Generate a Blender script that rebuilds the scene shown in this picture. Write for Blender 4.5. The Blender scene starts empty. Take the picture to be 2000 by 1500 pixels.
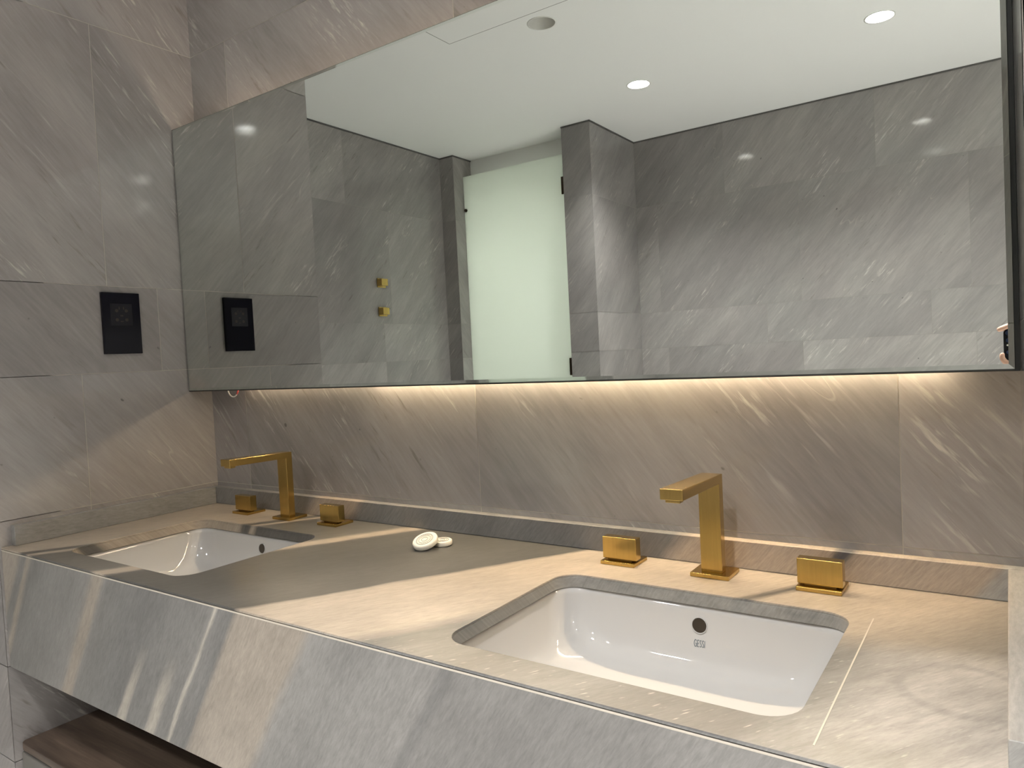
import bpy, bmesh, math, random
from mathutils import Vector, Matrix

# ------------------------------------------------------------------ scene set-up
SC = bpy.context.scene
Z0 = 0.85                       # height of the counter top above the floor (all z below are from the counter top)
rnd = random.Random(7)

def look(yaw, pitch, roll):
    fw = Vector((-math.sin(yaw)*math.cos(pitch), math.cos(yaw)*math.cos(pitch), math.sin(pitch)))
    r = fw.cross(Vector((0, 0, 1))).normalized(); u = r.cross(fw)
    r2 = math.cos(roll)*r + math.sin(roll)*u
    u2 = -math.sin(roll)*r + math.cos(roll)*u
    return Matrix((r2, u2, -fw)).transposed()

cam_d = bpy.data.cameras.new('camera'); cam = bpy.data.objects.new('camera', cam_d)
SC.collection.objects.link(cam); SC.camera = cam
cam.matrix_world = Matrix.Translation((1.7051, -1.0926, 0.3359+Z0)) @ look(0.6058, -0.0367, -0.0502).to_4x4()
cam_d.sensor_width = 36.0; cam_d.lens = 36.0*1405.1/2000.0
cam_d.clip_start = 0.005

W = bpy.data.worlds.new('sky'); SC.world = W; W.use_nodes = True
W.node_tree.nodes['Background'].inputs[0].default_value = (0.75, 0.86, 1.0, 1)
W.node_tree.nodes['Background'].inputs[1].default_value = 0.0

SC.view_settings.view_transform = 'Standard'; SC.view_settings.look = 'None'
SC.view_settings.gamma = 1.0; SC.view_settings.use_curve_mapping = False
SC.view_settings.exposure = 0.25

P_DOWN = 45.0                   # radiance of the lit downlight discs
P_LED, P_LED_TOP = 158.0, 21.0   # radiance of the strips behind the mirror
P_CUB = 1350.0                    # radiance of the light in the cubicle behind the glass door
C_DOWN = (1.0, 0.982, 0.965)
E_SPOT = 150.0                  # power of the beam of each lit downlight
C_LED = (1.0, 0.79, 0.52)

# ------------------------------------------------------------------ materials
def new_mat(name):
    m = bpy.data.materials.new(name); m.use_nodes = True
    nt = m.node_tree
    return m, nt, nt.nodes['Principled BSDF']

class N:
    """small node-graph helper"""
    def __init__(s, nt): s.nt = nt
    def node(s, t, **kw):
        n = s.nt.nodes.new(t)
        for k, v in kw.items(): setattr(n, k, v)
        return n
    def put(s, sock, v):
        if isinstance(v, bpy.types.NodeSocket): s.nt.links.new(v, sock)
        else: sock.default_value = v
    def math(s, op, a, b=0.0, c=None, clamp=False):
        n = s.node('ShaderNodeMath', operation=op, use_clamp=clamp)
        s.put(n.inputs[0], a); s.put(n.inputs[1], b)
        if c is not None: s.put(n.inputs[2], c)
        return n.outputs[0]
    def dot(s, v, k):
        n = s.node('ShaderNodeVectorMath', operation='DOT_PRODUCT')
        s.put(n.inputs[0], v); n.inputs[1].default_value = k
        return n.outputs['Value']
    def xyz(s, x, y, z=0.0):
        n = s.node('ShaderNodeCombineXYZ')
        s.put(n.inputs[0], x); s.put(n.inputs[1], y); s.put(n.inputs[2], z)
        return n.outputs[0]
    def noise(s, vec, scale=1.0, detail=5.0, rough=0.6, dist=0.0):
        n = s.node('ShaderNodeTexNoise')
        s.put(n.inputs['Vector'], vec); n.inputs['Scale'].default_value = scale
        n.inputs['Detail'].default_value = detail; n.inputs['Roughness'].default_value = rough
        n.inputs['Distortion'].default_value = dist
        return n.outputs[0]
    def ramp(s, fac, stops, interp='LINEAR'):
        n = s.node('ShaderNodeValToRGB'); cr = n.color_ramp; cr.interpolation = interp
        while len(cr.elements) < len(stops): cr.elements.new(0.5)
        for e, (p, c) in zip(cr.elements, stops):
            e.position = p; e.color = (c, c, c, 1) if isinstance(c, (int, float)) else (*c, 1)
        s.put(n.inputs[0], fac)
        return n.outputs[0]
    def mix(s, f, a, b, blend='MIX'):
        n = s.node('ShaderNodeMix', data_type='RGBA', blend_type=blend)
        s.put(n.inputs[0], f)
        for i, v in ((6, a), (7, b)):
            if isinstance(v, bpy.types.NodeSocket): s.nt.links.new(v, n.inputs[i])
            else: n.inputs[i].default_value = (*v, 1)
        return n.outputs[2]

def simple(name, col, rough=0.5, metal=0.0, spec=0.5, coat=0.0, emit=None, emit_s=0.0):
    m, nt, b = new_mat(name)
    b.inputs['Base Color'].default_value = (*col, 1)
    b.inputs['Roughness'].default_value = rough; b.inputs['Metallic'].default_value = metal
    b.inputs['Specular IOR Level'].default_value = spec; b.inputs['Coat Weight'].default_value = coat
    if emit:
        b.inputs['Emission Color'].default_value = (*emit, 1); b.inputs['Emission Strength'].default_value = emit_s
    return m

def wall_stone(name, dark, mid, light, rough=0.075):
    """grey marble tiles with diagonal veining; uv in metres, one seed per tile"""
    m, nt, b = new_mat(name); g = N(nt)
    uv = g.node('ShaderNodeUVMap', uv_map='UVMap').outputs[0]
    t = g.node('ShaderNodeAttribute', attribute_name='tile_seed').outputs['Fac']
    th = math.radians(49); c, s = math.cos(th), math.sin(th)
    A = g.dot(uv, (c, -s, 0)); B = g.dot(uv, (s, c, 0))
    tz = g.math('MULTIPLY', t, 37.0)
    V = lambda sa, sb: g.xyz(g.math('MULTIPLY', A, sa), g.math('MULTIPLY', B, sb), tz)
    n1 = g.noise(V(2.0, 11.0), 1, 7, .60, .25)
    n2 = g.noise(V(16.0, 150.0), 1, 4, .65)
    n0 = g.noise(V(1.3, 1.6), 1, 3, .5)
    f = g.math('ADD', g.math('MULTIPLY', n1, .62), g.math('ADD', g.math('MULTIPLY', n2, .36), g.math('MULTIPLY', n0, .30)))
    col = g.ramp(f, [(.38, dark), (.60, mid), (.84, light)])
    hue = g.noise(V(2.6, 3.2), 1, 2, .5)
    col = g.mix(g.ramp(hue, [(.35, 0.0), (.65, .35)]), col, g.mix(1.0, col, (1.05, .985, .985), 'MULTIPLY'))
    # white flecks, strung along the veins in loose patches
    k = g.noise(V(15.0, 120.0), 1, 3, .6)
    km = g.noise(V(3.0, 8.0), 1, 2, .5)
    fl = g.math('MULTIPLY', g.ramp(k, [(.56, 0.0), (.70, 1.0)]), g.ramp(km, [(.56, 0.0), (.66, 1.0)]))
    k2 = g.noise(V(5.0, 55.0), 1, 3, .6); km2 = g.noise(V(2.2, 3.4), 1, 2, .5)
    fl2 = g.math('MULTIPLY', g.ramp(k2, [(.62, 0.0), (.74, 1.0)]), g.ramp(km2, [(.54, 0.0), (.66, 1.0)]))
    col = g.mix(g.math('MULTIPLY', fl, .70), col, (.56, .53, .48))
    col = g.mix(g.math('MULTIPLY', fl2, .55), col, (.56, .53, .48))
    # short brown smears and thin pale cracks that follow the veins
    br = g.math('MULTIPLY', g.ramp(g.noise(V(9.0, 62.0), 1, 3, .65), [(.60, 0.0), (.74, .55)]), g.ramp(g.noise(V(2.6, 6.0), 1, 2, .5), [(.52, 0.0), (.62, 1.0)]))
    col = g.mix(br, col, (.135, .112, .095))
    hv = g.math('ABSOLUTE', g.math('SUBTRACT', g.noise(V(1.6, 11.0), 1, 2, .5), .5))
    hv = g.math('MULTIPLY', g.ramp(hv, [(0.0, 1.0), (.0035, 0.0)]), g.ramp(g.noise(V(2.2, 3.1), 1, 1), [(.58, 0.0), (.66, .40)]))
    col = g.mix(hv, col, (.50, .47, .41))
    # small dark pits
    pit = g.ramp(g.noise(g.xyz(g.math('MULTIPLY', A, 40), g.math('MULTIPLY', B, 55), tz), 1, 1, .5), [(.79, 0.0), (.84, .6)])
    col = g.mix(pit, col, (.06, .055, .05))
    # each tile has a tone of its own
    tone = g.math('ADD', .90, g.math('MULTIPLY', g.math('FRACT', g.math('MULTIPLY', t, 7.31)), .20))
    col = g.mix(1.0, col, g.xyz(tone, tone, tone), 'MULTIPLY')
    nt.links.new(col, b.inputs['Base Color'])
    b.inputs['Roughness'].default_value = rough
    b.inputs['Specular IOR Level'].default_value = 0.45
    return m

def counter_stone(name, kind):
    """counter marble: grey and beige bands that run over the top and down the front"""
    m, nt, b = new_mat(name); g = N(nt)
    co = g.node('ShaderNodeTexCoord').outputs['Object']
    sp = g.node('ShaderNodeSeparateXYZ'); nt.links.new(co, sp.inputs[0]); X, Y, Zc = sp.outputs
    if kind == 'upstand':
        S = g.math('SUBTRACT', X, g.math('MULTIPLY', Zc, -.0)); S = g.math('SUBTRACT', X, g.math('MULTIPLY', Zc, .8))
        L = g.math('ADD', g.math('MULTIPLY', Zc, 1.0), Y)
    else:
        S = g.math('SUBTRACT', g.math('SUBTRACT', X, g.math('MULTIPLY', g.math('ADD', Y, .496), .64)), g.math('MULTIPLY', Zc, .63))
        L = g.math('ADD', Y, Zc)
    V = lambda a, bb, off=0.0: g.xyz(g.math('MULTIPLY', S, a), g.math('MULTIPLY', L, bb), off)
    wob = g.math('SUBTRACT', g.noise(V(5, 2.2), 1, 3, .5), .5)
    fine = g.math('SUBTRACT', g.noise(V(90, 14, 3.0), 1, 4, .7), .5)
    Sd = g.math('ADD', S, g.math('ADD', g.math('MULTIPLY', wob, .035), g.math('MULTIPLY', fine, .016)))
    grey = (.205, .199, .190); lgrey = (.245, .238, .226); dgrey = (.172, .169, .163)
    beige = (.420, .365, .300); tan = (.40, .335, .27)
    R = 1.9
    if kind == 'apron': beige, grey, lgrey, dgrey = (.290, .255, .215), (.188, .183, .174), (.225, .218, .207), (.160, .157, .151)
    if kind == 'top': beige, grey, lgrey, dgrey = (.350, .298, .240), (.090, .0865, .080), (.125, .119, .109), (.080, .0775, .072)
    if kind == 'upstand':
        st = [(0, lgrey), (.36, grey), (.385, tan), (.50, tan), (.525, grey), (.95, dgrey), (1.225, dgrey), (1.26, tan), (1.466, tan),
              (1.470, (.09, .09, .095)), (1.489, (.12, .12, .12)), (1.494, tan), (1.655, tan), (1.672, (.36, .352, .33)), (1.8, (.36, .352, .33))]
    else:
        st = [(0, beige), (.085, beige), (.098, grey), (.118, grey), (.124, beige), (.136, beige), (.146, grey), (.375, lgrey), (.392, beige), (.418, beige),
              (.428, lgrey), (.44, grey), (.55, dgrey), (.742, grey), (.750, (.40, .37, .32) if kind == 'apron' else grey), (.757, grey), (.795, dgrey), (.806, beige), (.88, beige), (.943, beige), (.962, lgrey if kind == 'apron' else beige),
              (1.04, grey if kind == 'apron' else beige), (1.175, beige if kind == 'top' else lgrey), (1.182, dgrey), (1.192, dgrey), (1.20, beige if kind == 'top' else grey),
              (1.36, beige if kind == 'top' else grey), (1.55, lgrey)]
    col = g.ramp(Sd, [(p/R, c) for p, c in st])
    # ColorRamp works on 0..1
    rn = [n for n in nt.nodes if n.bl_idname == 'ShaderNodeValToRGB'][-1]
    sc = g.math('DIVIDE', Sd, R); nt.links.new(sc, rn.inputs[0])
    if kind == 'top':
        # greyer slab at the front right, the downlight's brightness painted into its right end
        e = g.math('ADD', Y, g.math('MULTIPLY', wob, .10))
        fr = g.math('MULTIPLY', g.ramp(g.math('ADD', e, 1.0), [(.745, 1.0), (.80, 0.0)]), g.ramp(g.math('SUBTRACT', Sd, .5), [(.515, 0.0), (.56, 1.0)]))
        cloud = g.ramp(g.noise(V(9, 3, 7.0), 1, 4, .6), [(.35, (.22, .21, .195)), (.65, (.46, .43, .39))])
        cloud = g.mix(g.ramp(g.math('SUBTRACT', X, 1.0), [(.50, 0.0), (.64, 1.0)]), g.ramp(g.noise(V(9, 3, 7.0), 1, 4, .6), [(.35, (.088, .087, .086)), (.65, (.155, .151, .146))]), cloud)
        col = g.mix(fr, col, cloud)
        # the sawn edge of the right cut-out shows the greyer inside of the slab
        cut = g.math('MULTIPLY', g.ramp(g.math('MULTIPLY', Zc, -1.0), [(.0006, 0.0), (.0012, 1.0)]), g.ramp(g.math('SUBTRACT', X, .5), [(.40, 0.0), (.41, 1.0)]))
        col = g.mix(g.math('MULTIPLY', cut, .85), col, g.ramp(g.noise(g.xyz(g.math('MULTIPLY', X, 30), g.math('MULTIPLY', Zc, 60), Y), 1, 4, .6), [(.3, (.19, .195, .195)), (.7, (.30, .295, .28))]))
        # pale flecks there
        fk = g.ramp(g.noise(V(190, 50, 1.0), 1, 2, .6), [(.64, 0.0), (.74, .75)])
        col = g.mix(g.math('MULTIPLY', fk, g.math('ADD', g.math('MULTIPLY', fr, .60), .05)), col, (.55, .52, .46))
        # faint dark ring left by a round thing
        dx = g.math('SUBTRACT', X, 1.664); dy = g.math('SUBTRACT', Y, -.307)
        d = g.math('SQRT', g.math('ADD', g.math('MULTIPLY', dx, dx), g.math('MULTIPLY', dy, dy)))
        ring = g.ramp(g.math('ABSOLUTE', g.math('SUBTRACT', d, .056)), [(0, .38), (.004, .30), (.009, 0.0)])
        col = g.mix(ring, col, (.20, .19, .18))
        # rust at the front right corner
        dx = g.math('SUBTRACT', X, 1.696); dy = g.math('MULTIPLY', g.math('SUBTRACT', Y, -.478), .35)
        d = g.math('SQRT', g.math('ADD', g.math('MULTIPLY', dx, dx), g.math('MULTIPLY', dy, dy)))
        rust = g.ramp(g.math('ADD', d, g.math('MULTIPLY', fine, .01)), [(0, .8), (.0065, .55), (.010, 0.0)])
        col = g.mix(rust, col, (.20, .09, .03))
    if kind == 'apron':
        # two short pale streaks that only show low on the face
        for s0, w in ((.602, .016), (.690, .020)):
            q = g.ramp(g.math('ABSOLUTE', g.math('SUBTRACT', Sd, s0)), [(0, 1.0), (w*.45, .9), (w, 0.0)])
            low = g.ramp(g.math('MULTIPLY', Zc, -1.0), [(.10, 0.0), (.19, 1.0)])
            col = g.mix(g.math('MULTIPLY', g.math('MULTIPLY', q, low), .8), col, (.40, .365, .31))
        dk = g.ramp(g.noise(V(60, 12, 4.0), 1, 2, .6), [(.72, 0.0), (.78, .5)])
        col = g.mix(dk, col, (.16, .15, .14))
    f2 = g.noise(V(300, 62, 9.0), 1, 4, .7)
    f3 = g.noise(V(95, 20, 5.0), 1, 5, .7)
    sh = g.ramp(g.math('ADD', g.math('MULTIPLY', f2, .55), g.math('MULTIPLY', f3, .45)), [(.32, .74), (.50, 1.0), (.68, 1.24)])
    col = g.mix(1.0, col, sh, 'MULTIPLY')
    n4 = g.ramp(g.noise(V(9, 6, 2.0), 1, 4, .6), [(.3, .86), (.7, 1.12)])
    col = g.mix(1.0, col, n4, 'MULTIPLY')
    nt.links.new(col, b.inputs['Base Color'])
    b.inputs['Roughness'].default_value = .34
    b.inputs['Specular IOR Level'].default_value = .35
    return m

def brushed(name, col, rough=.36, axis=(1, 1, 60)):
    m, nt, b = new_mat(name); g = N(nt)
    co = g.node('ShaderNodeTexCoord').outputs['Object']
    n = g.noise(g.xyz(g.dot(co, (700, 0, 0)), g.dot(co, (0, 700, 0)), g.dot(co, (0, 0, 14))), 1, 3, .6)
    c = g.mix(g.ramp(n, [(.3, 0.0), (.7, 1.0)]), tuple(x*.93 for x in col), tuple(min(1, x*1.05) for x in col))
    nt.links.new(c, b.inputs['Base Color'])
    b.inputs['Metallic'].default_value = 1.0
    nt.links.new(g.math('ADD', rough-.03, g.math('MULTIPLY', n, .06)), b.inputs['Roughness'])
    return m

def wood(name):
    m, nt, b = new_mat(name); g = N(nt)
    co = g.node('ShaderNodeTexCoord').outputs['Object']
    w = g.noise(g.xyz(g.dot(co, (1.6, 0, 0)), g.dot(co, (0, 22, 0)), g.dot(co, (0, 0, 22))), 1, 6, .65, .5)
    f = g.noise(g.xyz(g.dot(co, (9, 0, 0)), g.dot(co, (0, 240, 0)), g.dot(co, (0, 0, 240))), 1, 3, .6)
    v = g.math('ADD', g.math('MULTIPLY', w, .75), g.math('MULTIPLY', f, .25))
    nt.links.new(g.ramp(v, [(.36, (.060, .042, .031)), (.52, (.112, .080, .058)), (.66, (.180, .134, .098))]), b.inputs['Base Color'])
    b.inputs['Roughness'].default_value = .42
    return m

M = {}
M['wall'] = wall_stone('grey_marble_tile', (.215, .204, .198), (.280, .266, .257), (.365, .350, .333))
M['grout'] = simple('pale_grout', (.46, .42, .36), .6)
M['grout_dim'] = simple('grey_grout', (.25, .235, .21), .6)
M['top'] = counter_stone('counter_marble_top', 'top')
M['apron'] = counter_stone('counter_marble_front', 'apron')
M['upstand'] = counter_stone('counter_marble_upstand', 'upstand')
M['core'] = simple('stone_core', (.22, .20, .19), .5)
M['filler_glint'] = simple('cream_filler_and_glint', (.50, .455, .385), .45)
M['seam'] = simple('mitre_seam', (.13, .115, .095), .6)
M['ceramic'] = simple('white_ceramic', (.50, .492, .478), .03, spec=.5, coat=.2)
M['hole'] = simple('dark_hole', (.030, .022, .014), .35)
M['ink'] = simple('grey_print', (.10, .14, .17), .4)
M['brass'] = brushed('brushed_brass', (.56, .39, .13), .21)
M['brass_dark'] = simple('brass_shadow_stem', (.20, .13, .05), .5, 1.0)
M['bronze'] = simple('dark_bronze', (.070, .050, .030), .45, .8)
M['mirror'] = simple('mirror_silver', (.74, .775, .745), 0.0, 1.0)
M['bevel'] = simple('mirror_bevel', (.66, .71, .665), 0.03, 1.0)
M['edge'] = simple('mirror_edge_dark', (.018, .022, .020), .3)
M['alu'] = simple('aluminium_box', (.55, .54, .52), .5, .6)
M['paint'] = simple('white_ceiling_paint', (.87, .868, .85), .75, spec=.2)
M['wall_paint'] = simple('pale_wall_paint', (.80, .79, .76), .7, spec=.2)
M['gap'] = simple('shadow_gap', (.10, .098, .092), .8)
M['white'] = simple('white_plastic', (.78, .77, .73), .4)
M['red'] = simple('red_plastic', (.62, .10, .09), .4)
M['black_glass'] = simple('black_gloss_plate', (.004, .004, .008), .06, spec=.2)
M['black'] = simple('matt_black', (.008, .008, .012), .4, spec=.3)
M['soap'] = simple('cream_soap', (.62, .595, .52), .55)
M['soap_grey'] = simple('grey_print_on_soap', (.27, .28, .265), .6)
M['wood'] = wood('dark_walnut')
M['lacquer'] = simple('taupe_lacquer', (.150, .140, .126), .4)
M['floor'] = None
M['lamp'] = simple('lit_lamp', (1, 1, 1), .5, emit=C_DOWN, emit_s=P_DOWN)
M['lamp_cub'] = simple('lit_lamp_cool', (1, 1, 1), .5, emit=(1.0, .975, .92), emit_s=P_CUB)
M['led'] = simple('lit_led_strip', (1, 1, 1), .5, emit=C_LED, emit_s=P_LED)
M['led_weak'] = simple('lit_led_strip_end', (1, 1, 1), .5, emit=C_LED, emit_s=P_LED*.30)
M['led_top'] = simple('lit_led_strip_top', (1, 1, 1), .5, emit=(1.0, .80, .62), emit_s=P_LED_TOP)
M['skin'] = simple('skin', (.74, .45, .33), .5)
M['nail'] = simple('nail', (.80, .55, .46), .3)
M['sleeve'] = simple('black_sleeve', (.02, .02, .024), .8)
M['phone'] = simple('black_phone', (.010, .011, .014), .15)
M['lens'] = simple('lens_glass', (.02, .03, .07), .03, coat=1.0)
M['flash'] = simple('flash_cover', (.85, .83, .75), .3)

def frosted():
    m, nt, b = new_mat('frosted_glass'); g = N(nt)
    nt.nodes.remove(b)
    d = g.node('ShaderNodeBsdfDiffuse'); d.inputs[0].default_value = (.80, .84, .79, 1)
    t = g.node('ShaderNodeBsdfTranslucent'); t.inputs[0].default_value = (.90, .94, .89, 1)
    gl = g.node('ShaderNodeBsdfGlossy'); gl.inputs['Roughness'].default_value = .35
    a = g.node('ShaderNodeMixShader'); a.inputs[0].default_value = .62
    nt.links.new(d.outputs[0], a.inputs[1]); nt.links.new(t.outputs[0], a.inputs[2])
    c = g.node('ShaderNodeMixShader'); c.inputs[0].default_value = .04
    nt.links.new(a.outputs[0], c.inputs[1]); nt.links.new(gl.outputs[0], c.inputs[2])
    nt.links.new(c.outputs[0], nt.nodes['Material Output'].inputs[0])
    return m
M['frosted'] = frosted()

def clear_pane():
    m, nt, b = new_mat('window_glass')
    b.inputs['Transmission Weight'].default_value = 1.0; b.inputs['Roughness'].default_value = .0
    b.inputs['IOR'].default_value = 1.05; b.inputs['Base Color'].default_value = (.95, .98, .97, 1)
    return m
M['pane'] = clear_pane()

# ------------------------------------------------------------------ object helpers
COL = SC.collection
ROOT = {}                       # object -> base point its vertices are measured from

def tag(o, label=None, cat=None, group=None, kind=None):
    if label: o['label'] = label
    if cat: o['category'] = cat
    if group: o['group'] = group
    if kind: o['kind'] = kind
    return o

def thing(name, label, cat, loc, group=None, kind=None):
    o = bpy.data.objects.new(name, None); COL.objects.link(o)
    o.empty_display_size = .03
    o.location = Vector(loc) + Vector((0, 0, Z0)); ROOT[o.name] = Vector(loc)
    return tag(o, label, cat, group, kind)

def obj(name, bm, mat, parent=None, loc=None, smooth=False, bevel=0.0, segs=2, normals=True):
    """link a bmesh (in counter co-ordinates) as one mesh object"""
    base = ROOT[parent.name] if parent else Vector(loc or (0, 0, 0))
    if normals: bmesh.ops.recalc_face_normals(bm, faces=bm.faces)
    bmesh.ops.translate(bm, verts=bm.verts, vec=-base)
    me = bpy.data.meshes.new(name); bm.to_mesh(me); bm.free()
    for m in (mat if isinstance(mat, (list, tuple)) else [mat]): me.materials.append(m)
    o = bpy.data.objects.new(name, me); COL.objects.link(o)
    if parent: o.parent = parent
    else: o.location = base + Vector((0, 0, Z0))
    ROOT[o.name] = base
    if smooth:
        for p in me.polygons: p.use_smooth = True
    if bevel:
        b = o.modifiers.new('soft_edges', 'BEVEL'); b.width = bevel; b.segments = segs; b.limit_method = 'ANGLE'; b.angle_limit = math.radians(40)
        for p in me.polygons: p.use_smooth = True
        w = o.modifiers.new('wn', 'WEIGHTED_NORMAL'); w.keep_sharp = True
    return o

def dup(root, loc, label, group=None):
    r = root.copy(); COL.objects.link(r); r.location = Vector(loc) + Vector((0, 0, Z0)); r['label'] = label
    if group: r['group'] = group
    for ch in list(root.children):
        c = ch.copy(); COL.objects.link(c); c.parent = r
        for gch in ch.children:
            d = gch.copy(); COL.objects.link(d); d.parent = c
    return r

def box(bm, x0, x1, y0, y1, z0, z1, mi=0):
    v = [bm.verts.new(p) for p in ((x0, y0, z0), (x1, y0, z0), (x1, y1, z0), (x0, y1, z0), (x0, y0, z1), (x1, y0, z1), (x1, y1, z1), (x0, y1, z1))]
    fs = [bm.faces.new([v[i] for i in q]) for q in ((3, 2, 1, 0), (4, 5, 6, 7), (0, 1, 5, 4), (1, 2, 6, 5), (2, 3, 7, 6), (3, 0, 4, 7))]
    for f in fs: f.material_index = mi
    return fs

def B(*a):
    bm = bmesh.new(); box(bm, *a); return bm

def loft(bm, loops, close_a=True, close_b=True, mi=0):
    vs = [[bm.verts.new(p) for p in L] for L in loops]; n = len(loops[0])
    for a, b in zip(vs, vs[1:]):
        for i in range(n):
            f = bm.faces.new((a[i], a[(i+1) % n], b[(i+1) % n], b[i])); f.material_index = mi
    if close_a: bm.faces.new(vs[0][::-1]).material_index = mi
    if close_b: bm.faces.new(vs[-1]).material_index = mi
    return vs

def circle(c, r, ax, n=24, ph=0.0):
    ax = Vector(ax).normalized(); t = Vector((0, 0, 1)) if abs(ax.z) < .9 else Vector((1, 0, 0))
    a = ax.cross(t).normalized(); b = ax.cross(a)
    return [Vector(c) + a*(r*math.cos(2*math.pi*i/n+ph)) + b*(r*math.sin(2*math.pi*i/n+ph)) for i in range(n)]

def rod(bm, p, q, r, n=20, mi=0):
    ax = Vector(q)-Vector(p)
    loft(bm, [circle(p, r, ax, n), circle(q, r, ax, n)], mi=mi)

def tube(bm, pts, r, n=10):
    pts = [Vector(p) for p in pts]; loops = []
    for i, p in enumerate(pts):
        d = (pts[min(i+1, len(pts)-1)] - pts[max(i-1, 0)]).normalized()
        loops.append(circle(p, r, d, n))
    # keep the loops aligned
    for i in range(1, len(loops)):
        a, b = loops[i-1], loops[i]
        k = min(range(n), key=lambda s: sum((a[j]-b[(j+s) % n]).length for j in range(n)))
        loops[i] = b[k:]+b[:k]
    loft(bm, loops)

def rrect(cx, cy, hx, hy, r, z, n=8):
    out = []
    for (sx, sy, a0) in ((1, 1, 0), (-1, 1, 90), (-1, -1, 180), (1, -1, 270)):
        for i in range(n+1):
            a = math.radians(a0 + 90*i/n)
            out.append(Vector((cx+sx*(hx-r)+r*math.cos(a), cy+sy*(hy-r)+r*math.sin(a), z)))
    return out

def plate_with_holes(outer, holes, z0, z1):
    """flat slab between z0 and z1 with holes; outer and holes are lists of (x, y)"""
    bm = bmesh.new(); edges = []
    for L in [outer]+holes:
        vs = [bm.verts.new((p[0], p[1], z1)) for p in L]
        edges += [bm.edges.new((vs[i], vs[(i+1) % len(vs)])) for i in range(len(vs))]
    bmesh.ops.triangle_fill(bm, use_beauty=True, use_dissolve=False, edges=edges)
    bmesh.ops.dissolve_limit(bm, angle_limit=.001, verts=bm.verts, edges=bm.edges)
    r = bmesh.ops.extrude_face_region(bm, geom=bm.faces[:])
    bmesh.ops.translate(bm, verts=[v for v in r['geom'] if isinstance(v, bmesh.types.BMVert)], vec=(0, 0, z0-z1))
    return bm

# ------------------------------------------------------------------ the room
H = 1.511; FL = -Z0; MY = -.0668
ROWS = [FL, -.447, -.247, .347, .547, 1.141, H]
XL, XP, YP, YF, XR, YE = -.997, -.0114, -2.314, -2.837, 3.70, -.500
XO0, XO1 = -.899, -.175          # the opening with the glass door
XW = 1.7165                      # the wall at the right end of the counter

def tiled_wall(name, label, o, u, nrm, length, rows, cols, thick=.10, ends=(0, 0), flip=False, g=.0013, grout='grout_dim'):
    """slab whose face carries stone tiles: o = face start at z 0, u = direction along the face, nrm = way it faces;
    rows = z limits; cols = list of joint positions per row"""
    o, u, nrm = Vector(o), Vector(u), Vector(nrm)
    bm = bmesh.new(); uvl = bm.loops.layers.uv.new('UVMap'); sl = bm.faces.layers.float.new('tile_seed')
    P = lambda s, z, d=0.0: o + u*s + Vector((0, 0, z)) + nrm*d
    z0, z1 = rows[0], rows[-1]
    # slab body: grout shows between the tiles
    A = [P(-ends[0], z0), P(length+ends[1], z0), P(length+ends[1], z1), P(-ends[0], z1)]
    Bk = [p - nrm*thick for p in A]
    va = [bm.verts.new(p) for p in A]; vb = [bm.verts.new(p) for p in Bk]
    fs = [bm.faces.new(va), bm.faces.new(vb[::-1])] + [bm.faces.new((va[i], vb[i], vb[(i+1) % 4], va[(i+1) % 4])) for i in range(4)]
    for f in fs: f.material_index = 1
    for ri, (a, b) in enumerate(zip(rows, rows[1:])):
        js = [0.0] + [c for c in cols[ri % len(cols)] if 0.03 < c < length-.03] + [length]
        for x0, x1 in zip(js, js[1:]):
            za = a+g/2 if ri else a; zb = b-g/2 if ri < len(rows)-2 else b
            xa = x0+g/2 if x0 > 0 else 0; xb = x1-g/2 if x1 < length else length
            vs = [bm.verts.new(P(s, z, .0005)) for s, z in ((xa, za), (xb, za), (xb, zb), (xa, zb))]
            f = bm.faces.new(vs); f.material_index = 0; f[sl] = rnd.random()
            for l, (s, z) in zip(f.loops, ((xa, za), (xb, za), (xb, zb), (xa, zb))):
                l[uvl].uv = ((length-s if flip else s), z)
    me_o = obj(name, bm, [M['wall'], M[grout]], None, loc=(o + u*(length/2) + Vector((0, 0, FL))), normals=False)
    me = me_o.data
    # face the right way
    bm2 = bmesh.new(); bm2.from_mesh(me)
    for f in bm2.faces:
        if f.material_index == 0 and f.normal.dot(nrm) < 0: f.normal_flip()
    bmesh.ops.recalc_face_normals(bm2, faces=[f for f in bm2.faces if f.material_index == 1])
    bm2.to_mesh(me); bm2.free()
    return tag(me_o, label, 'wall', kind='structure')

C0 = [.142, .862, 1.581]; CA = [.146, .857, 1.57]; CB = [.43, 1.15]
# behind the vanity
tiled_wall('wall_back', 'grey marble tiled wall behind the mirror and the long counter', (0, 0, 0), (1, 0, 0), (0, -1, 0), XW,
           [FL, -.447, -.247, .052, .347, .547, 1.141, H], [CB, CA, C0, C0, CB, CA, [.50, 1.22]], ends=(.1, .1), grout='grout')
# left end of the vanity (u runs from the room to the corner)
yl = lambda y: y - YE
tiled_wall('wall_left', 'grey marble tiled wall at the left end of the counter, with the black socket', (0, YE, 0), (0, 1, 0), (1, 0, 0), -YE,
           [FL, -.447, -.247, .052, .347, .547, 1.141, H], [[], [yl(-.13)], [yl(-.316)], [yl(-.316)], [yl(-.13)], [yl(-.248)], []], thick=.12, grout='grout')
tiled_wall('wall_left_end', 'narrow end face of the left marble wall, edge of the vanity recess', (0, YE, 0), (-1, 0, 0), (0, -1, 0), -XL,
           ROWS, [[.6], [.3], [.6], [.3], [.6], [.3]], thick=.12)
tiled_wall('wall_right', 'grey marble tiled wall at the right end of the counter', (XW, 0, 0), (0, -1, 0), (-1, 0, 0), -YE,
           [FL, -.447, -.247, .052, .347, .547, 1.141, H], [[], [.13], [.31], [.31], [.13], [.25], []], thick=.12)
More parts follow.
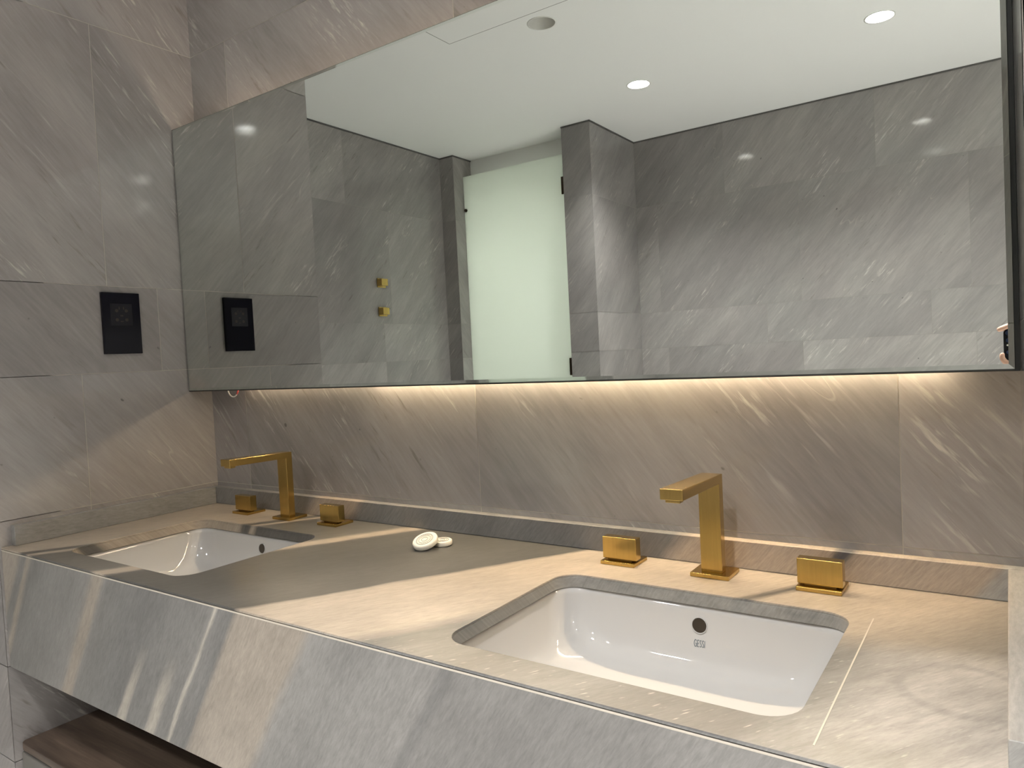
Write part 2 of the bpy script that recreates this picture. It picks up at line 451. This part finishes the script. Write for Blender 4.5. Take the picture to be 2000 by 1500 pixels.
tag(obj('wall_right_end', B(XW+.0006, XR, YE, YE+.12, FL, H), M['wall_paint'], loc=(2.6, YE, FL)), 'plain pale painted wall beside the vanity recess, out of view', 'wall', kind='structure')
# the shower side seen in the mirror
sL = lambda y: y - YP
tiled_wall('wall_shower', 'grey marble wall with the two brass shower knobs, seen in the mirror', (XL, YP, 0), (0, 1, 0), (1, 0, 0), YE-YP,
           ROWS, [[.5, 1.2], [.9], [sL(-1.79), 1.25], [sL(-1.79), 1.25], [sL(-1.855), 1.18], [.75, 1.46]], ends=(.1, 0))
tiled_wall('wall_pier', 'narrow marble pier left of the frosted glass door, seen in the mirror', (XL, YP, 0), (1, 0, 0), (0, 1, 0), XO0-XL,
           ROWS, [[]], thick=.166, flip=True)
tiled_wall('wall_jamb', 'marble jamb face left of the frosted glass door', (XO0, YP, 0), (0, -1, 0), (1, 0, 0), .166, ROWS, [[]], thick=.09)
tiled_wall('wall_pillar', 'marble pillar right of the frosted glass door, seen in the mirror', (XO1, YP, 0), (1, 0, 0), (0, 1, 0), XP-XO1,
           ROWS, [[]], thick=.166, flip=True)
tiled_wall('wall_jamb_right', 'marble jamb face on the hinge side of the glass door', (XO1, YP, 0), (0, -1, 0), (-1, 0, 0), .166, ROWS, [[]], thick=.08)
tiled_wall('wall_pillar_side', 'side of the marble pillar running back to the far wall', (XP, YP, 0), (0, -1, 0), (1, 0, 0), YP-YF,
           ROWS, [[]], thick=.07, flip=True)
tiled_wall('wall_far', 'long grey marble wall facing the vanity, filling the right of the mirror', (XP, YF, 0), (1, 0, 0), (0, 1, 0), XR-XP,
           ROWS, [[.35+.0114, 1.07, 1.79, 2.3], [.70, 1.43, 2.15], [.16, .87, 1.60, 2.3], [.70, 1.43, 2.15], [.126, .871, 1.586, 2.3], [.506, 1.22, 1.94]], ends=(.1, .1), flip=True)
tiled_wall('wall_side', 'grey marble wall at the right end of the room, out of view', (XR, YF, 0), (0, 1, 0), (-1, 0, 0), YE-YF,
           ROWS, [[.5, 1.2], [.9], [.7, 1.4], [.35, 1.1], [.6, 1.3], [.75, 1.46]], ends=(.1, .1))

# floor
def floor_mat():
    m, nt, b = new_mat('pale_stone_floor'); g = N(nt)
    co = g.node('ShaderNodeTexCoord').outputs['Object']
    br = g.node('ShaderNodeTexBrick'); nt.links.new(co, br.inputs[0])
    br.inputs['Color1'].default_value = (.80, .795, .775, 1); br.inputs['Color2'].default_value = (.83, .825, .805, 1)
    br.inputs['Mortar'].default_value = (.5, .47, .43, 1); br.inputs['Scale'].default_value = 1.0
    br.inputs['Mortar Size'].default_value = .002; br.inputs['Brick Width'].default_value = .72; br.inputs['Row Height'].default_value = .6
    n = g.ramp(g.noise(co, 4, 6, .6), [(.3, .85), (.7, 1.1)])
    nt.links.new(g.mix(1.0, br.outputs[0], n, 'MULTIPLY'), b.inputs['Base Color'])
    b.inputs['Roughness'].default_value = .25
    return m
M['floor'] = floor_mat()
tag(obj('floor', B(XL-.2, XR+.2, -3.9, .1, FL-.1, FL), M['floor'], loc=(.8, -1.5, FL)), 'pale stone floor of the bathroom, out of view', 'floor', kind='structure')

# ceiling with holes for the lamps
LAMPS = [(1.341, -2.041, 'lit', 'lit round ceiling downlight in front of the far wall, right of the pair along it'),
         (.384, -2.044, 'lit', 'lit round ceiling downlight near the marble pillar, left of the pair along the far wall'),
         (1.341, -1.265, 'lit', 'lit ceiling downlight over the right basin, seen only as a glint in the polished walls'),
         (.370, -1.265, 'off', 'unlit deep round ceiling downlight beside the ceiling hatch'),
         (3.30, -.90, 'lit', 'added fill downlight by the painted end wall, out of view, on the vanity side'),  # this and the next two are unseen lamps added as fill light
         (2.55, -1.40, 'lit', 'added fill downlight in the middle of the right part of the room, out of view'),
         (3.20, -1.75, 'lit', 'added fill downlight by the painted end wall, out of view, on the far wall side'),
         (-.55, -3.35, 'cub', 'ceiling downlight in the cubicle behind the frosted glass door')]
holes = [[(x+.0475*math.cos(2*math.pi*i/36), y+.0475*math.sin(2*math.pi*i/36)) for i in range(36)] for x, y, *_ in LAMPS]
cm = plate_with_holes([(XL-.1, .1), (XR+.1, .1), (XR+.1, -3.9), (XL-.1, -3.9)], holes, H, H+.08)
tag(obj('ceiling', cm, M['paint'], loc=(.8, -1.5, H)), 'white painted ceiling reflected in the mirror', 'ceiling', kind='structure')

def downlight(x, y, state, label, group, power=1.0, beam=105):
    r = thing('downlight', label, 'ceiling light', (x, y, H), group)
    bm = bmesh.new()
    loft(bm, [circle((x, y, H-.0015), .0475, (0, 0, 1), 36), circle((x, y, H-.0015), .0525, (0, 0, 1), 36), circle((x, y, H), .0525, (0, 0, 1), 36)], False, False)
    obj('trim_ring', bm, M['white'], r, smooth=True)
    d, r1 = (.050, .022) if state == 'off' else (.020, .0440)
    bm = bmesh.new()
    loft(bm, [circle((x, y, H-.0015), .0475, (0, 0, 1), 36), circle((x, y, H+d), r1, (0, 0, 1), 36)], False, False)
    obj('reflector', bm, simple('grey_reflector', (.62, .61, .57), .5) if state == 'off' else M['white'], r, smooth=True)
    bm = bmesh.new(); rod(bm, (x, y, H+d-.002), (x, y, H+d+.01), r1+.001, 36)
    if state == 'lit':
        ld = bpy.data.lights.new('downlight_beam', 'SPOT'); ld.energy = E_SPOT*power; ld.color = C_DOWN
        ld.spot_size = math.radians(beam); ld.spot_blend = 1.0; ld.shadow_soft_size = .04
        lo = bpy.data.objects.new('downlight_beam', ld); COL.objects.link(lo); lo.parent = r; lo.location = (0, 0, -.004)
    obj('bulb' if state == 'off' else 'lamp_disc', bm, M['black'] if state == 'off' else (M['lamp_cub'] if state == 'cub' else M['lamp']), r)
for x, y, s, lab in LAMPS: downlight(x, y, s, lab, 'recessed ceiling downlights', *({(1.341, -1.265): (1.12, 98), (1.341, -2.041): (.46, 126), (.384, -2.044): (.54, 126)}.get((x, y), (1.95, 78))))

# dark shadow gap where walls meet the ceiling
def gap(n, x0, x1, y0, y1, where):
    tag(obj('trim_%d' % n, B(x0, x1, y0, y1, H-.007, H-.0002), M['gap'], loc=((x0+x1)/2, (y0+y1)/2, H-.007)), 'dark shadow gap under the ceiling along ' + where, 'trim', kind='structure')
gap(1, XP+.0006, XR, YF+.0006, YF+.005, 'the long far wall'); gap(2, XL+.0006, XL+.005, YP+.005, YE, 'the wall with the shower knobs')
gap(3, XP+.0006, XP+.005, YF+.005, YP+.005, 'the side of the pillar'); gap(4, XO1, XP+.005, YP+.0006, YP+.005, 'the front of the pillar')
gap(5, XL+.005, XO0, YP+.0006, YP+.005, 'the narrow pier left of the door'); gap(6, XO0+.0006, XO0+.005, YP-.166, YP+.005, 'the jamb left of the door')

# ceiling hatch: a panel with a thin dark joint round it
t = thing('ceiling_hatch', 'flush white access hatch with a thin dark joint in the ceiling', 'hatch', (.32, -.95, H))
obj('hatch_panel', B(.020, .640, -1.178, -.70, H-.0012, H), M['paint'], t)
bm = bmesh.new()
for a in ((.017, .643, -1.181, -1.178), (.017, .643, -.70, -.697), (.017, .020, -1.178, -.70), (.640, .643, -1.178, -.70)): box(bm, *a, H-.0009, H)
obj('hatch_joint', bm, M['gap'], t)

# cubicle behind the glass door
YB = YP-.166
tag(obj('wall_bulkhead', B(XL-.1, XP, YB-.09, YB, 1.385, H), M['paint'], loc=(-.55, YB, 1.385)), 'white bulkhead above the frosted glass door', 'wall', kind='structure')
tag(obj('wall_cubicle_back', B(XL-.1, XP+.1, -3.8, -3.7, FL, H), M['paint'], loc=(-.5, -3.7, FL)), 'plain wall at the back of the cubicle behind the glass door', 'wall', kind='structure')
tag(obj('wall_cubicle_left', B(XL-.1, XL, -3.7, YB, FL, H), M['paint'], loc=(XL, -3.1, FL)), 'plain wall on the left of the cubicle behind the glass door', 'wall', kind='structure')
tag(obj('wall_cubicle_right', B(XP-.07, XP-.002, -3.7, YF-.1, FL, H), M['paint'], loc=(XP, -3.3, FL)), 'plain wall on the right of the cubicle behind the glass door', 'wall', kind='structure')
d = thing('door_1', 'frosted glass door between the marble piers, seen in the mirror', 'door', (-.54, -2.405, FL+.008), kind='structure')
obj('door_panel', B(XO0+.003, XO1-.003, -2.410, -2.400, FL+.008, 1.401), M['frosted'], d, bevel=.001)
for za in (.226, 1.190):
    bm = bmesh.new(); box(bm, -.236, XO1, -2.416, -2.394, za, za+.092); box(bm, XO1-.016, XO1, -2.43, -2.38, za, za+.092)
    obj('hinge', bm, M['bronze'], d, bevel=.001)
bm = bmesh.new(); rod(bm, (-.884, -2.418, 1.205), (-.884, -2.392, 1.205), .009)
obj('latch_stud', bm, M['bronze'], d)

# ------------------------------------------------------------------ vanity counter
D, HU, T = .496, .042, .0185
XU = XW - .018                   # inner face of the right upstand
BAS = [(.3685, -.296), (1.3365, -.296)]
ct = thing('vanity_counter', 'long grey and beige marble counter with two basin cut-outs and a deep front', 'counter', (0, 0, 0))
hol = [[(p.x, p.y) for p in rrect(cx, cy, .2055, .1485, .036, 0, 8)] for cx, cy in BAS]
FY = -D+.021
bm = plate_with_holes([(.0006, -.0006), (XW-.0006, -.0006), (XW-.0006, -D), (.0006, -D)], hol, -.0034, 0.0)
low = plate_with_holes([(.0006, -.0006), (XW-.0006, -.0006), (XW-.0006, FY), (.0006, FY)], hol, -.020, -.0034)
tmp = bpy.data.meshes.new('tmp'); low.to_mesh(tmp); low.free(); bm.from_mesh(tmp); bpy.data.meshes.remove(tmp)
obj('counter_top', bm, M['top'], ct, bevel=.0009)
obj('front_apron', B(.0006, XW-.0006, -D, -D+.02, -.2482, -.0044), M['apron'], ct, bevel=.0020)
obj('mitre_seam', B(.0006, XW-.0006, -D+.0016, -D+.019, -.0046, -.0033), M['seam'], ct)
o = obj('filler_and_glint', B(.0006, XW-.0006, -D-.0002, -D+.001, -.0066, -.0046), M['filler_glint'], ct, bevel=.0002)  # cream strip that paints the highlight along the apron's top arris
obj('upstand', B(.0006, XW-.0006, -T, -.0006, 0, HU), M['upstand'], ct, bevel=.0012)
obj('upstand', B(.0006, T, -.476, -T, 0, HU), M['upstand'], ct, bevel=.0012)
obj('upstand', B(XU, XW-.0006, -.476, -T, 0, HU), M['upstand'], ct, bevel=.0012)
bm = bmesh.new(); box(bm, 1.5634, 1.5650, -.474, -.150, 0, .0003)
tag(obj('filler_and_glint', bm, M['filler_glint'], ct), 'pale filled joint line across the counter')

# basins
def basin(cx, cy, label, logo):
    r = thing('basin', label, 'basin', (cx, cy, -.16), 'undermount basins')
    prof = [(0, -.0202), (.0008, -.030), (.0045, -.052), (.0095, -.076), (.0145, -.090), (.022, -.1020), (.031, -.1090), (.043, -.1130), (.062, -.1155), (.085, -.1170), (.11, -.1182)]
    hx, hy = .2095, .1520
    loops = []
    for ins, z in prof:
        rr = min(.046+ins*1.5, hy-ins-.004)
        # the back wall leans in a little more than the sides
        L = rrect(cx, cy, hx-ins, hy-ins, rr, z, 10)
        loops.append(L)
    rr = lambda k, z: [Vector((cx+k*(p.x-cx), cy+k*(p.y-cy), z)) for p in loops[-1]]
    loops += [rr(.5, -.1200), rr(.25, -.1212)]
    out = [rrect(cx, cy, hx+.022, hy+.018, .06, -.0202, 10), rrect(cx, cy, hx+.022, hy+.018, .06, -.032, 10),
           rrect(cx, cy, hx+.010, hy+.010, .06, -.036, 10), rrect(cx, cy, hx-.000, hy-.000, .06, -.085, 10), rrect(cx, cy, hx-.02, hy-.02, .07, -.120, 10), rrect(cx, cy, hx-.07, hy-.07, .06, -.140, 10)]
    bm = bmesh.new(); loft(bm, out[::-1]+loops, True, True)
    obj('bowl', bm, M['ceramic'], r, smooth=True)
    # overflow hole in the back wall
    yb = cy+hy-.0036; ox = cx+.0088; n = Vector((0, -1, .17)).normalized()
    bm = bmesh.new(); rod(bm, Vector((ox, yb+.002, -.0469)), Vector((ox, yb, -.0469))+n*.0017, .0098, 28)
    o = obj('overflow_hole', bm, M['hole'], r); o['label'] = 'dark round overflow hole'
    bm = bmesh.new(); c = Vector((ox, yb, -.0469))+n*.0013
    loft(bm, [circle(c-n*.002, .0118, n, 28), circle(c+n*.0004, .0114, n, 28), circle(c+n*.0006, .0104, n, 28), circle(c-n*.001, .0098, n, 28)], False, False)
    obj('overflow_rim', bm, M['ceramic'], r, smooth=True)
    bm = bmesh.new(); loft(bm, [circle((cx, cy, -.1206), .030, (0, 0, 1), 32), circle((cx, cy, -.1188), .030, (0, 0, 1), 32), circle((cx, cy, -.1180), .024, (0, 0, 1), 32)])
    obj('drain', bm, M['brass'], r, smooth=False)
    if logo:
        # lettering printed under the overflow: G E S S I in narrow strokes
        G = {'G': [[(1, .85), (.7, 1), (.3, 1), (0, .65), (0, .35), (.3, 0), (.75, 0), (1, .15), (1, .45), (.55, .45)]],
             'E': [[(1, 1), (0, 1), (0, 0), (1, 0)], [(0, .52), (.8, .52)]],
             'S': [[(1, .88), (.7, 1), (.3, 1), (0, .8), (.1, .6), (.9, .4), (1, .2), (.7, 0), (.3, 0), (0, .12)]], 'I': [[(0, 0), (0, 1)]]}
        bm = bmesh.new(); x = -.0068; hL = .0086
        def surf_y(z):
            for (i0, z0), (i1, z1) in zip(prof, prof[1:]):
                if z1 <= z <= z0: return cy+hy-(i0+(i1-i0)*(z-z0)/(z1-z0))
            return cy+hy
        for ch, wd, ad in (('G', .0036, .0030), ('E', .0022, .0026), ('S', .0022, .0026), ('S', .0022, .0028), ('I', 0, 0)):
            for st in G[ch]:
                for (a, b2), (c2, d2) in zip(st, st[1:]):
                    p = Vector((ox+x+a*wd, 0, -.0747+b2*hL)); q = Vector((ox+x+c2*wd, 0, -.0747+d2*hL))
                    p.y = surf_y(p.z)-.0004; q.y = surf_y(q.z)-.0004
                    e = (q-p); s = Vector((-e.z, 0, e.x)).normalized()*.00031; e = e.normalized()*.0002
                    vs = [bm.verts.new(v) for v in (p-e+s, p-e-s, q+e-s, q+e+s)]; bm.faces.new(vs)
            x += wd+(.0012 if ch != 'I' else 0)
        ext = bmesh.ops.extrude_face_region(bm, geom=bm.faces[:])
        bmesh.ops.translate(bm, verts=[v for v in ext['geom'] if isinstance(v, bmesh.types.BMVert)], vec=(0, -.0002, 0))
        o = obj('logo_lettering', bm, M['ink'], r); o['label'] = 'small grey printed brand letters'
    return r
basin(*BAS[0], 'white basin set under the counter by the left tiled wall', False)
basin(*BAS[1], 'white basin with grey lettering under its overflow, at the right of the counter', True)

# ------------------------------------------------------------------ brass taps
def make_faucet(cx, label):
    r = thing('faucet', label, 'faucet', (cx, -.060, 0), 'brass basin spouts')
    obj('base_plate', B(cx-.0288, cx+.0288, -.0860, -.0350, 0, .0062), M['brass'], r, bevel=.0008)
    bm = bmesh.new(); w2 = .0158; y0, y1 = -.0735, -.0570
    prof = [(y1, .006), (y1, .1502), (-.2135, .1542), (-.2135, .1394), (y0, .1372), (y0, .006)]
    loft(bm, [[Vector((cx-w2, y, z)) for y, z in prof], [Vector((cx+w2, y, z)) for y, z in prof]])
    obj('spout', bm, M['brass'], r, bevel=.0009)
    bm = bmesh.new(); box(bm, cx-.010, cx+.010, -.2095, -.1965, .1352, .1400)
    obj('aerator', bm, M['brass'], r, bevel=.0006)
    return r
def make_handle(cx, label):
    r = thing('tap', label, 'tap', (cx, -.060, 0), 'brass lever blocks')
    obj('base_plate', B(cx-.0292, cx+.0292, -.0850, -.0350, 0, .0058), M['brass'], r, bevel=.0008)
    obj('stem', B(cx-.020, cx+.020, -.073, -.060, .0055, .0085), M['brass_dark'], r)
    obj('grip', B(cx-.0290, cx+.0290, -.0755, -.0580, .0078, .0425), M['brass'], r, bevel=.0010)
    return r
f1 = make_faucet(.3625, 'square brushed brass spout standing behind the left basin')
dup(f1, (1.3390, -.060, 0), 'square brushed brass spout standing behind the right basin')
h1 = make_handle(.2115, 'brass block handle nearest the left wall, left of the left spout')
dup(h1, (.5120, -.060, 0), 'brass block handle just right of the left spout')
dup(h1, (1.1905, -.060, 0), 'brass block handle just left of the right spout')
dup(h1, (1.4885, -.060, 0), 'brass block handle at the far right, beyond the right spout')

# ------------------------------------------------------------------ soaps
def soap(name, label, c, rad, th, axis):
    r = thing(name, label, 'soap', c, 'round cream soaps')
    ax = Vector(axis).normalized(); c = Vector(c)
    bm = bmesh.new(); k = .0025
    loft(bm, [circle(c-ax*th/2, rad-k, ax, 40), circle(c-ax*(th/2-k*.4), rad-k*.3, ax, 40), circle(c-ax*(th/2-k), rad, ax, 40), circle(c+ax*(th/2-k), rad, ax, 40),
              circle(c+ax*(th/2-k*.4), rad-k*.3, ax, 40), circle(c+ax*th/2, rad-k, ax, 40), circle(c+ax*(th/2-.0006), rad*.80, ax, 40)])
    obj('disc', bm, M['soap'], r, smooth=True)
    bm = bmesh.new(); tp = c+ax*(th/2-.0005)
    for q, wd in ((.66, .05), (.47, .035), (.25, .04)):
        n = 40
        loft(bm, [circle(tp, rad*(q-wd/2), ax, n), circle(tp+ax*.0005, rad*(q-wd/2), ax, n), circle(tp+ax*.0005, rad*(q+wd/2), ax, n), circle(tp, rad*(q+wd/2), ax, n)], False, False)
    # short embossed strokes round the rim
    a = circle(tp, 1, ax, 24)
    for i, p in enumerate(a):
        if i % 6 == 5: continue
        dr = (p-tp).normalized()
        side = ax.cross(dr)
        p0, p1 = tp+dr*rad*.53, tp+dr*rad*.60
        vs = [bm.verts.new(v) for v in (p0-side*.0005+ax*.0006, p0+side*.0005+ax*.0006, p1+side*.0005+ax*.0006, p1-side*.0005+ax*.0006)]
        bm.faces.new(vs)
    o = obj('embossed_rings', bm, M['soap_grey'], r); o['label'] = 'grey embossed rings and strokes'
    return r
soap('soap_disc', 'larger cream soap disc tilted against the smaller one on the counter', (.8335, -.1330, .0135), .0235, .0100, (.02, -.385, .92))
soap('soap_disc', 'smaller cream soap disc lying behind the tilted one on the counter', (.8470, -.1015, .0055), .0175, .0100, (.02, -.04, 1))

# ------------------------------------------------------------------ mirror with lit edges
MX0, MX1, MZ0, MZ1 = .0030, 1.7112, .2906, .9433
mr = thing('wall_mirror', 'wide frameless mirror with warm light glowing behind its top and bottom edges', 'mirror', ((MX0+MX1)/2, 0, MZ0))
def ring(d, y, k=1.0):
    # rectangle set in from the mirror's outline; the bottom rim is a little wider
    l, r_, b_, t_ = (.0014*k+d, .0010*k+d, .0028*k+d, .0014*k+d)
    x0, x1, z0, z1 = MX0+l, MX1-r_, MZ0+b_, MZ1-t_
    return [Vector((x0, y, z0)), Vector((x1, y, z0)), Vector((x1, y, z1)), Vector((x0, y, z1))]
bw, bd = .0058, .0009
bm = bmesh.new()
bm.faces.new([bm.verts.new(p) for p in ring(bw, MY)])
box(bm, MX0+.003, MX1-.003, MY+bd+.0004, MY+.005, MZ0+.003, MZ1-.003, 1)
obj('mirror_glass', bm, [M['mirror'], M['edge']], mr, normals=True)
bm = bmesh.new(); loft(bm, [ring(bw, MY), ring(0, MY+bd)], False, False)
obj('bevelled_edge', bm, M['bevel'], mr)
bm = bmesh.new()
loft(bm, [ring(0, MY+bd), ring(0, MY+.0012, .4), ring(0, MY+.002, 0), ring(0, MY+.006, 0), ring(0, MY+.006)], False, False)
obj('dark_rim', bm, M['edge'], mr)
obj('edge_profile', B(MX1-.0004, XW-.0008, MY+.0015, MY+.030, MZ0, MZ1), M['edge'], mr)
obj('backing_box', B(.060, 1.655, MY+.005, -.0006, .337, .898), M['alu'], mr, bevel=.001)
obj('led_rail', B(.165, 1.645, -.0106, -.0008, .3165, .3372), M['alu'], mr)
bm = bmesh.new(); box(bm, .600, 1.640, -.0098, -.0030, .3145, .3165)
tag(obj('led_strip', bm, M['led'], mr), 'lit warm strip along the underside behind the mirror')
bm = bmesh.new(); box(bm, .170, .600, -.0098, -.0030, .3145, .3165)
tag(obj('led_strip', bm, M['led_weak'], mr), 'weaker lit end of the strip under the left of the mirror')
bm = bmesh.new(); box(bm, .075, 1.645, -.036, -.026, .898, .9005)
tag(obj('led_strip', bm, M['led_top'], mr), 'lit warm strip along the top behind the mirror')

# loose wire under the mirror
wl = thing('wire_loop', 'loop of white and red wire hanging under the left end of the mirror', 'wire', (.135, -.040, .300))
arc = [(.114+.021*(1-math.cos(a)), -.030, .2955-.0215*math.sin(a)) for a in [math.pi*i/16 for i in range(17)]]
bm = bmesh.new(); tube(bm, [(.114, -.030, .337), (.114, -.030, .31)]+arc[:13], .0016); obj('white_wire', bm, M['white'], wl, smooth=True)
bm = bmesh.new(); tube(bm, arc[12:]+[(.157, -.030, .31), (.160, -.028, .337)], .0019); o = obj('red_wire', bm, M['red'], wl, smooth=True); o['label'] = 'red insulated end of the wire'

# ------------------------------------------------------------------ socket on the left wall
wo = thing('wall_socket', 'black glass socket plate on the tiled wall left of the mirror', 'socket', (0, -.2225, .461))
obj('plate', B(.0006, .0090, -.2660, -.1790, .3900, .5320), M['black_glass'], wo, bevel=.0012)
s = obj('socket_insert', B(.0085, .0096, -.2480, -.1985, .4560, .5060), M['black'], wo, bevel=.0006)
bm = bmesh.new()
for y in (-.2340, -.2120):
    for z in (.4690, .4900): rod(bm, (.0090, y, z), (.0099, y, z), .0036, 16)
for a in ((-.2260, -.2200, .4770, .4800), (-.2260, -.2200, .4640, .4660), (-.2290, -.2270, .4930, .4990), (-.2190, -.2170, .4930, .4990)): box(bm, .0090, .0099, *a)
obj('socket_holes', bm, M['hole'], s)

# ------------------------------------------------------------------ cabinet under the counter
cb = thing('vanity_cabinet', 'dark walnut topped cabinet under the marble counter, against the left wall', 'cabinet', (.85, -.24, FL+.25))
bm = plate_with_holes([(p.x, p.y) for p in rrect(.8575, -.2445, .8555, .2438, .012, 0, 4)], [], -.424, -.408)
obj('cabinet_top', bm, M['wood'], cb, bevel=.0015)
obj('carcass', B(.008, 1.708, -.468, -.002, -.60, -.424), M['black'], cb)
for x0, x1 in ((.0035, .570), (.573, 1.142), (1.145, 1.712)):
    bm = plate_with_holes([(p.x, p.y) for p in rrect((x0+x1)/2, -.479, (x1-x0)/2, .0105, .008, 0, 5)], [], -.600, -.4290)
    obj('drawer_front', bm, M['lacquer'], cb, bevel=.0015)

# ------------------------------------------------------------------ shower knobs seen in the mirror
def knob(zc, label):
    y = -1.776
    r = thing('shower_knob', label, 'shower knob', (XL, y, zc), 'brass shower knobs')
    obj('wall_plate', B(XL+.0006, XL+.006, y-.036, y+.024, zc-.024, zc+.024), M['brass'], r, bevel=.001)
    bm = bmesh.new(); rod(bm, (XL+.005, y, zc), (XL+.012, y, zc), .012)
    obj('stem', bm, M['brass_dark'], r)
    obj('grip', B(XL+.010, XL+.042, y-.016, y+.030, zc-.018, zc+.018), M['brass'], r, bevel=.001)
knob(.760, 'upper square brass knob on the shower wall, seen in the mirror')
knob(.610, 'lower square brass knob on the shower wall, seen in the mirror')

# ------------------------------------------------------------------ phone and the hand that holds it (seen in the mirror)
PX0, PX1, PZ0, PZ1, PY = 1.6945, 1.8560, .2675, .3450, -1.1000
ph = thing('smartphone', 'black phone held sideways by a hand, at the lower right of the mirror', 'phone', ((PX0+PX1)/2, PY-.004, PZ0))
def xz(x0, x1, z0, z1, r, y):
    return [Vector((p.x, y, p.y)) for p in rrect((x0+x1)/2, (z0+z1)/2, (x1-x0)/2, (z1-z0)/2, r, 0, 6)]
bm = bmesh.new()
loft(bm, [xz(PX0+.0015, PX1-.0015, PZ0+.0015, PZ1-.0015, .009, PY-.0082), xz(PX0, PX1, PZ0, PZ1, .010, PY-.0068), xz(PX0, PX1, PZ0, PZ1, .010, PY-.0014), xz(PX0+.0015, PX1-.0015, PZ0+.0015, PZ1-.0015, .009, PY)])
obj('body', bm, M['phone'], ph)
for lx, lz, lr, mt in ((1.7045, .3355, .0062, 'lens'), (1.7045, .318, .0056, 'lens'), (1.7040, .290, .0046, 'lens'), (1.7025, .3065, .0022, 'flash'), (1.7068, .3125, .0024, 'flash')):
    bm = bmesh.new()
    loft(bm, [circle((lx, PY-.0005, lz), lr, (0, 1, 0), 20), circle((lx, PY+.0012, lz), lr, (0, 1, 0), 20), circle((lx, PY+.0012, lz), lr*.72, (0, 1, 0), 20), circle((lx, PY+.0006, lz), lr*.70, (0, 1, 0), 20)])
    obj('lens' if mt == 'lens' else 'flash_light', bm, M[mt], ph)

hand = thing('person', 'hand holding the black phone, only its fingers reach into the mirror', 'person', (1.80, -1.20, .27))
def skin(name, chains, mat, parent, sub=2):
    """chains: lists of (point, radius); first point of the first chain is the root, later chains start on an earlier point"""
    bm = bmesh.new(); sk = bm.verts.layers.skin.verify(); seen = {}
    def vert(p, r):
        k = tuple(round(c, 4) for c in p)
        if k not in seen:
            v = bm.verts.new(p); v[sk].radius = (r, r); seen[k] = v
            if len(seen) == 1: v[sk].use_root = True
        return seen[k]
    for ch in chains:
        vs = [vert(p, r) for p, r in ch]
        for a, b in zip(vs, vs[1:]):
            if not bm.edges.get((a, b)): bm.edges.new((a, b))
    o = obj(name, bm, mat, parent, normals=False)
    m = o.modifiers.new('skin', 'SKIN'); m.use_smooth_shade = True
    s = o.modifiers.new('sub', 'SUBSURF'); s.levels = sub; s.render_levels = sub
    return o
wr = (1.815, -1.225, .268); pm = (1.792, -1.190, .292)
fi = lambda *p: list(p)
skin('body', [
    fi(((1.905, -1.42, .130), .036), ((1.850, -1.30, .215), .030), (wr, .025), (pm, .031)),
    # index over the top edge of the phone
    fi((pm, .031), ((1.768, -1.152, .338), .0135), ((1.742, -1.124, .358), .0092), ((1.713, -1.108, .3535), .0082), ((1.692, -1.1042, .3465), .0072), ((1.6815, -1.1032, .3420), .0060)),
    # thumb under the lower corner
    fi((pm, .031), ((1.775, -1.150, .268), .0140), ((1.742, -1.118, .2560), .0100), ((1.712, -1.1065, .2600), .0086), ((1.6955, -1.1040, .2680), .0078), ((1.6900, -1.1030, .2800), .0068), ((1.6935, -1.1020, .2900), .0054)),
    # three fingers curled behind the screen
    fi((pm, .031), ((1.795, -1.148, .342), .0130), ((1.786, -1.126, .350), .0090), ((1.772, -1.1170, .338), .0082), ((1.768, -1.1165, .326), .0064)),
    fi((pm, .031), ((1.812, -1.150, .330), .0125), ((1.810, -1.128, .335), .0088), ((1.800, -1.1170, .322), .0080), ((1.796, -1.1165, .310), .0062)),
    fi((pm, .031), ((1.826, -1.158, .312), .0115), ((1.830, -1.134, .312), .0080), ((1.824, -1.1190, .302), .0072), ((1.818, -1.1165, .294), .0058)),
], M['skin'], hand)
bm = bmesh.new()
ax = Vector((1.850, -1.30, .215)) - Vector((1.905, -1.42, .130))
q0, q1 = Vector((1.960, -1.54, .045)), Vector((1.846, -1.292, .2215))
loft(bm, [circle(q0, .052, ax, 24), circle(q0.lerp(q1, .5), .047, ax, 24), circle(q1, .040, ax, 24), circle(q1-ax.normalized()*.004, .036, ax, 24)], True, True)
obj('sleeve', bm, M['sleeve'], hand, smooth=True)
